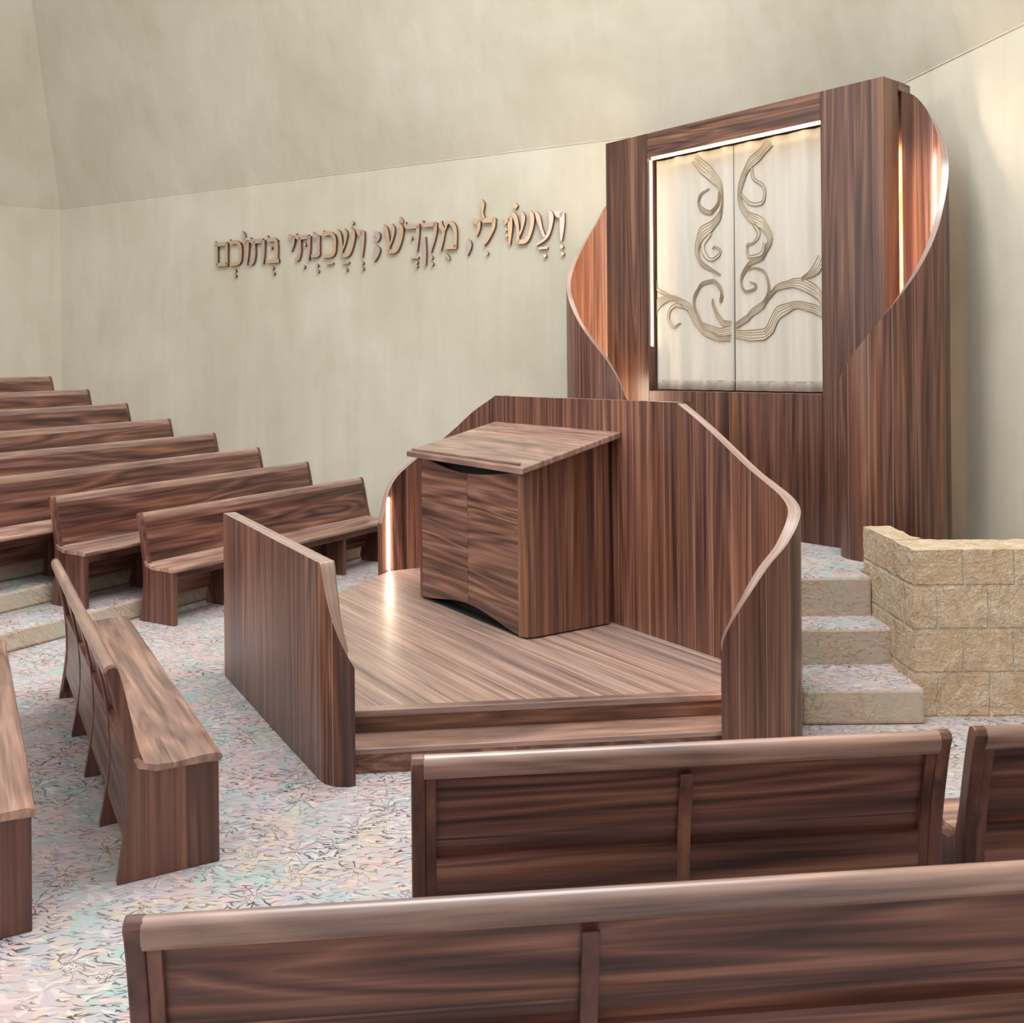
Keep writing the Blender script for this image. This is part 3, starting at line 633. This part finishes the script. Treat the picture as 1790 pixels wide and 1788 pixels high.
rw = [(1.40, -.30, 4.20), (1.46, -.39, 4.17), (1.53, -.45, 4.08), (1.60, -.47, 3.97), (1.67, -.455, 3.84), (1.73, -.405, 3.69), (1.772, -.335, 3.54), (1.795, -.255, 3.39), (1.807, -.175, 3.25), (1.81, -.098, 3.11), (1.80, -.017, 2.975), (1.778, .065, 2.85), (1.744, .14, 2.737), (1.699, .208, 2.63), (1.645, .265, 2.531), (1.582, .31, 2.438), (1.514, .341, 2.347), (1.443, .355, 2.256), (1.369, .352, 2.17), (1.297, .325, 2.09), (1.238, .28, 2.02), (1.195, .22, 1.90)]
wing_r = shell('right_wing', [(a, -b, z(c)) for a, b, c in rw], 0.0, 0.045, M['shell'], M['rim'], ark, side=-1, n=3)
lw = [(-1.40, -.30, 4.20), (-1.46, -.42, 4.18), (-1.54, -.50, 4.12), (-1.64, -.53, 4.03), (-1.74, -.49, 3.92), (-1.81, -.43, 3.81), (-1.857, -.36, 3.70), (-1.889, -.291, 3.57), (-1.912, -.207, 3.45), (-1.92, -.12, 3.33), (-1.912, -.033, 3.22), (-1.889, .051, 3.12), (-1.85, .13, 3.03), (-1.798, .201, 2.95), (-1.734, .263, 2.87), (-1.66, .313, 2.785), (-1.578, .35, 2.69), (-1.49, .372, 2.583), (-1.4, .38, 2.478), (-1.25, .39, 2.337), (-1.1, .37, 2.177), (-.97, .33, 1.97), (-.90, .28, 1.74), (-.87, .24, 1.5)]
wing_l = shell('left_wing', [(a, -b, z(c)) for a, b, c in lw], 0.0, 0.045, M['shell'], M['rim'], ark, side=1, n=3)
led(wing_r, 1.415, .226, z(.75), z(3.75), .02, .022, 'glow2'); led(wing_l, -1.456, .12, z(.75), z(4.05), .016, .03, 'glow')
led(wing_l, -1.22, -.315, z(.75), z(2.0), .03, .012, 'glow')
bm = bmesh.new(); box(bm, -.89, .89, .035, .055, z(4.022), z(4.038)); obj('light_strip', bm, M['led'], ark)
led(ark, -.903, .045, z(2.3), z(4.02), .008, .02)

# curtains
def curtain(name, label, x0, x1, key):
    t = thing(name, label, 'curtain', (1.85, 8.555, 0.70), AD, 'ark curtains')
    zb_, zt_ = 1.90, 4.02; bm = bmesh.new(); nx, nz = 60, 24; g = []
    def yy(x, q):
        f = 0.017*math.sin(x*24+1.0+q*.5)+0.009*math.sin(x*47+2+q*1.5)+0.007*math.sin(x*11-q*2)
        return 0.125+f*(0.7+0.5*(1-q))
    for i in range(nx+1):
        x = x0+(x1-x0)*i/nx; g.append([bm.verts.new((x, yy(x, k_/nz), z(zb_+(zt_-zb_)*k_/nz))) for k_ in range(nz+1)])
    for i in range(nx):
        for k_ in range(nz): bm.faces.new((g[i][k_], g[i+1][k_], g[i+1][k_+1], g[i][k_+1]))
    o = obj('cloth', bm, M['cloth'], t, smooth=True); so = o.modifiers.new('thickness', 'SOLIDIFY'); so.thickness = 0.004; so.offset = 1
    bm = bmesh.new(); box(bm, x0+.004, x1-.004, .112, .117, z(1.985), z(1.99)); obj('hem', bm, M['band'], t)
    # embroidery: flat appliqué bands edged with raised cords
    fb = bmesh.new(); tb = bmesh.new()
    def surf(x, zz): return yy(x, (zz-zb_)/(zt_-zb_))
    for band in BANDS[key]:
        P = catmull(band, 7); m = len(P); Ls = []
        for i, p in enumerate(P):
            a_ = P[max(0, i-1)]; b_ = P[min(m-1, i+1)]; tt = Vector((b_[0]-a_[0], b_[1]-a_[1]))
            tt = tt.normalized() if tt.length > 1e-6 else Vector((1, 0)); Ls.append((Vector((p[0], p[1])), Vector((-tt.y, tt.x)), max(0.003, p[2])))
        cl = lambda v: Vector((min(max(v.x, x0+.003), x1-.003), min(max(v.y, 1.9), 4.0)))
        pv = None
        for c_, n_, w_ in Ls:
            row = [fb.verts.new((q.x, surf(q.x, q.y)-.007, z(q.y))) for q in (cl(c_-n_*w_*.75), cl(c_), cl(c_+n_*w_*.75))]
            if pv: 
                for j in range(2): fb.faces.new((pv[j], pv[j+1], row[j+1], row[j]))
            pv = row
        for off in ((-1, 1) if max(l[2] for l in Ls) < .02 else (-1, -.5, 0.05, .5, 1)):
            pv = None; r_ = .0032 if abs(off) == 1 else .0020
            for c_, n_, w_ in Ls:
                q = cl(c_+n_*w_*off*.75); y_ = surf(q.x, q.y)-.009
                row = [tb.verts.new((q.x+n_.x*r_*math.cos(k_*1.2566), y_-r_*.8*math.sin(k_*1.2566), z(q.y+n_.y*r_*math.cos(k_*1.2566)))) for k_ in range(5)]
                if pv:
                    for j in range(5): tb.faces.new((pv[j], pv[(j+1) % 5], row[(j+1) % 5], row[j]))
                pv = row
    eb = obj('embroidered_band', fb, M['band'], o, smooth=True); obj('embroidered_cord', tb, M['thread'], eb, smooth=True)
curtain('ark_curtain', 'left half of the cream embroidered curtain in the ark', -.895, -.0335, 'L')
curtain('ark_curtain', 'right half of the cream embroidered curtain in the ark', -.0285, .905, 'R')

# ---------------------------------------------------------------- wall lettering
G = {
 'vav': [[(.0, .97, .05), (.35, .86, .30), (.8, .82, .26)], [(.8, .88, .28), (.78, .5, .26), (.7, 0, .08)]],
 'yod': [[(.0, .97, .05), (.4, .80, .34), (.8, .72, .34)], [(.85, .80, .34), (.8, .4, .26), (.5, .0, .06)]],
 'shin': [[(.02, 1, .03), (.12, .85, .17), (.24, .5, .12), (.25, .05, .1)], [(.42, 1, .03), (.5, .82, .15), (.44, .5, .09), (.30, .25, .06)], [(.80, 1, .03), (.90, .82, .17), (.86, .45, .13), (.62, .1, .15), (.25, .07, .15)]],
 'ayin': [[(.76, 1, .03), (.88, .84, .2), (.84, .5, .13), (.6, .2, .12), (.05, -.02, .05)], [(.05, 1, .03), (.16, .84, .18), (.33, .5, .12), (.5, .22, .12)]],
 'lamed': [[(.16, 1.62, .03), (.22, 1.45, .18), (.2, 1.15, .1), (.3, .92, .14)], [(.2, .88, .22), (.9, .86, .22)], [(.9, .92, .2), (.86, .6, .16), (.5, .2, .14), (.25, 0, .08)]],
 'mem': [[(.15, 1, .03), (.1, .84, .2), (.26, .6, .12), (.06, 0, .08)], [(.3, .62, .06), (.5, .92, .12), (.78, .84, .18), (.92, .6, .15), (.9, .08, .15)], [(.33, .1, .17), (.98, .1, .17)]],
 'qof': [[(.03, 1.02, .04), (.08, .87, .16), (.92, .86, .19)], [(.92, .9, .17), (.88, .55, .14), (.55, 0, .07)], [(.12, .50, .14), (.16, .0, .15), (.14, -.38, .1)]],
 'dalet': [[(.03, 1.02, .04), (.12, .86, .18), (.96, .85, .19)], [(.86, .86, .17), (.84, .5, .15), (.76, 0, .07)]],
 'kaf': [[(.05, 1.0, .04), (.15, .88, .18), (.6, .88, .17), (.88, .72, .16), (.92, .42, .16), (.76, .12, .17), (.04, .08, .17)]],
 'nun': [[(.25, 1.0, .05), (.5, .84, .24), (.82, .8, .22)], [(.84, .85, .2), (.84, .3, .19), (.78, .12, .19), (.05, .08, .18)]],
 'tav': [[(.10, 1.02, .04), (.16, .88, .18), (.88, .86, .19)], [(.9, .88, .17), (.9, .4, .15), (.84, 0, .09)], [(.32, .86, .12), (.34, .4, .13), (.2, .1, .17), (.0, .05, .1)]],
 'bet': [[(.05, 1.04, .04), (.14, .88, .19), (.66, .86, .18), (.82, .66, .16), (.82, .14, .15)], [(.0, .09, .18), (1.0, .09, .18)]],
 'final_mem': [[(.0, 1.0, .04), (.1, .88, .18), (.94, .87, .18)], [(.92, .9, .15), (.92, .05, .15)], [(.12, .85, .14), (.12, .05, .14)], [(.08, .08, .17), (.98, .08, .17)]],
 'comma': [[(.2, 1.0, .05), (.5, .78, .5), (.6, .5, .4), (.2, .0, .06)]],
 'semicolon': [[(.2, 1.0, .05), (.6, .88, .5), (.6, .76, .4), (.2, .72, .1)], [(.5, .55, .05), (.6, .4, .5), (.5, .2, .3), (.1, .0, .05)]],
}
def two(o):
    for p in o.data.polygons: p.material_index = 0 if abs(p.normal.y) > 0.8 else 1
def ribbon(bm, pts, x0, wd_, z0, ht, d0, d1):
    P = catmull([(a, b, c) for a, b, c in pts], 6) if len(pts) > 2 else [Vector(p) for p in pts]
    F_ = []; m = len(P)
    for i, p in enumerate(P):
        a_ = P[max(0, i-1)]; b_ = P[min(m-1, i+1)]; t_ = Vector(((b_[0]-a_[0])*wd_, (b_[1]-a_[1])*ht)).normalized(); n_ = Vector((-t_.y, t_.x))
        hw = max(.02, p[2])*0.5*(wd_*.55+ht*.45)
        c_ = Vector((x0+p[0]*wd_, z0+p[1]*ht)); F_.append((c_-n_*hw, c_+n_*hw))
    fr = [[bm.verts.new((q.x, -d1, q.y)) for q in pr__] for pr__ in F_]; bk = [[bm.verts.new((q.x, -d0, q.y)) for q in pr__] for pr__ in F_]
    for i in range(m-1):
        bm.faces.new((fr[i][0], fr[i+1][0], fr[i+1][1], fr[i][1])); bm.faces.new((bk[i][1], bk[i+1][1], bk[i+1][0], bk[i][0]))
        bm.faces.new((fr[i][1], fr[i+1][1], bk[i+1][1], bk[i][1])); bm.faces.new((fr[i][0], bk[i][0], bk[i+1][0], fr[i+1][0]))
    for i in (0, m-1): bm.faces.new((fr[i][0], fr[i][1], bk[i][1], bk[i][0]))
WORD = ['rightmost word']*4+['second word from the right']*3+['middle word']*5+['second word from the left']*6+['leftmost word']*5
POS = ['at its right end', 'second from its right', 'third from its right', 'at its left end', 'tall', 'short', '', 'at its right end', 'its leg dropping below', 'third from its right', 'at its left end', '',
       'at its right end', 'three-armed', 'fourth from its left', 'third from its left', 'second from its left', 'at its left end', 'at its right end', 'fourth from its left', 'third from its left', 'second from its left', 'square, at its left end']
for i, (nm_, s0, s1_, zb_, zt_, marks) in enumerate(LETTERS):
    p = W0+wd*s0
    if nm_ in ('comma', 'semicolon'):
        lab = 'raised bronze comma on the wall, left of the tall letter' if nm_ == 'comma' else 'bronze two-piece punctuation mark left of the middle word'
        t = thing('wall_'+nm_, lab, 'lettering', (p.x, p.y, zb_), wd, 'raised Hebrew inscription')
    else:
        t = thing('wall_letter', 'bronze %s on the wall, %s, %s' % (nm_.replace('_', ' '), WORD[i], POS[i]), 'letter', (p.x, p.y, zb_), wd, 'raised Hebrew inscription')
    W_ = s1_-s0; H_ = zt_-zb_; bm = bmesh.new()
    bh = H_/1.0
    for st in G[nm_]: ribbon(bm, st, 0, W_, 0, bh, 0.012, 0.045)
    two(obj('letter_body' if 'letter' in t.name else 'mark_body', bm, M['bronze'], t, extra=(M['edge'],)))
    for ms, mz, kd in marks:
        bm = bmesh.new(); x, zz = ms-s0, mz-zb_
        if kd == 'b': box(bm, x-.055, x+.055, -.04, -.012, zz-.012, zz+.012)
        elif kd == 't': ribbon(bm, [(x-.03, zz+.03, .02), (x, zz, .03), (x+.025, zz-.04, .01)], 0, 1, 0, 1, .012, .04)
        else:
            r_ = .034 if kd == 'd' else .022
            vs = [(x+r_*math.cos(q*math.pi/2), zz+r_*1.15*math.sin(q*math.pi/2)) for q in range(4)]
            a = [bm.verts.new((q[0], -.04, q[1])) for q in vs]; b = [bm.verts.new((q[0], -.012, q[1])) for q in vs]
            bm.faces.new(a); bm.faces.new(b[::-1])
            for j in range(4): bm.faces.new((a[j], a[(j+1) % 4], b[(j+1) % 4], b[j]))
        two(obj('vowel_mark', bm, M['bronze'], t, extra=(M['edge'],)))
    # short stand-off pins fix the letter to the wall
    bm = bmesh.new(); cx = {'vav': .78, 'yod': .8, 'lamed': .8, 'comma': .6, 'semicolon': .6}.get(nm_, .88)
    for q in (.6, .82): 
        if nm_ == 'semicolon': q = .4 if q == .6 else .85
        box(bm, cx*W_-.006, cx*W_+.006, -.02, .0, q*bh-.006, q*bh+.006)
    obj('fixing_pin', bm, M['dark'], t)
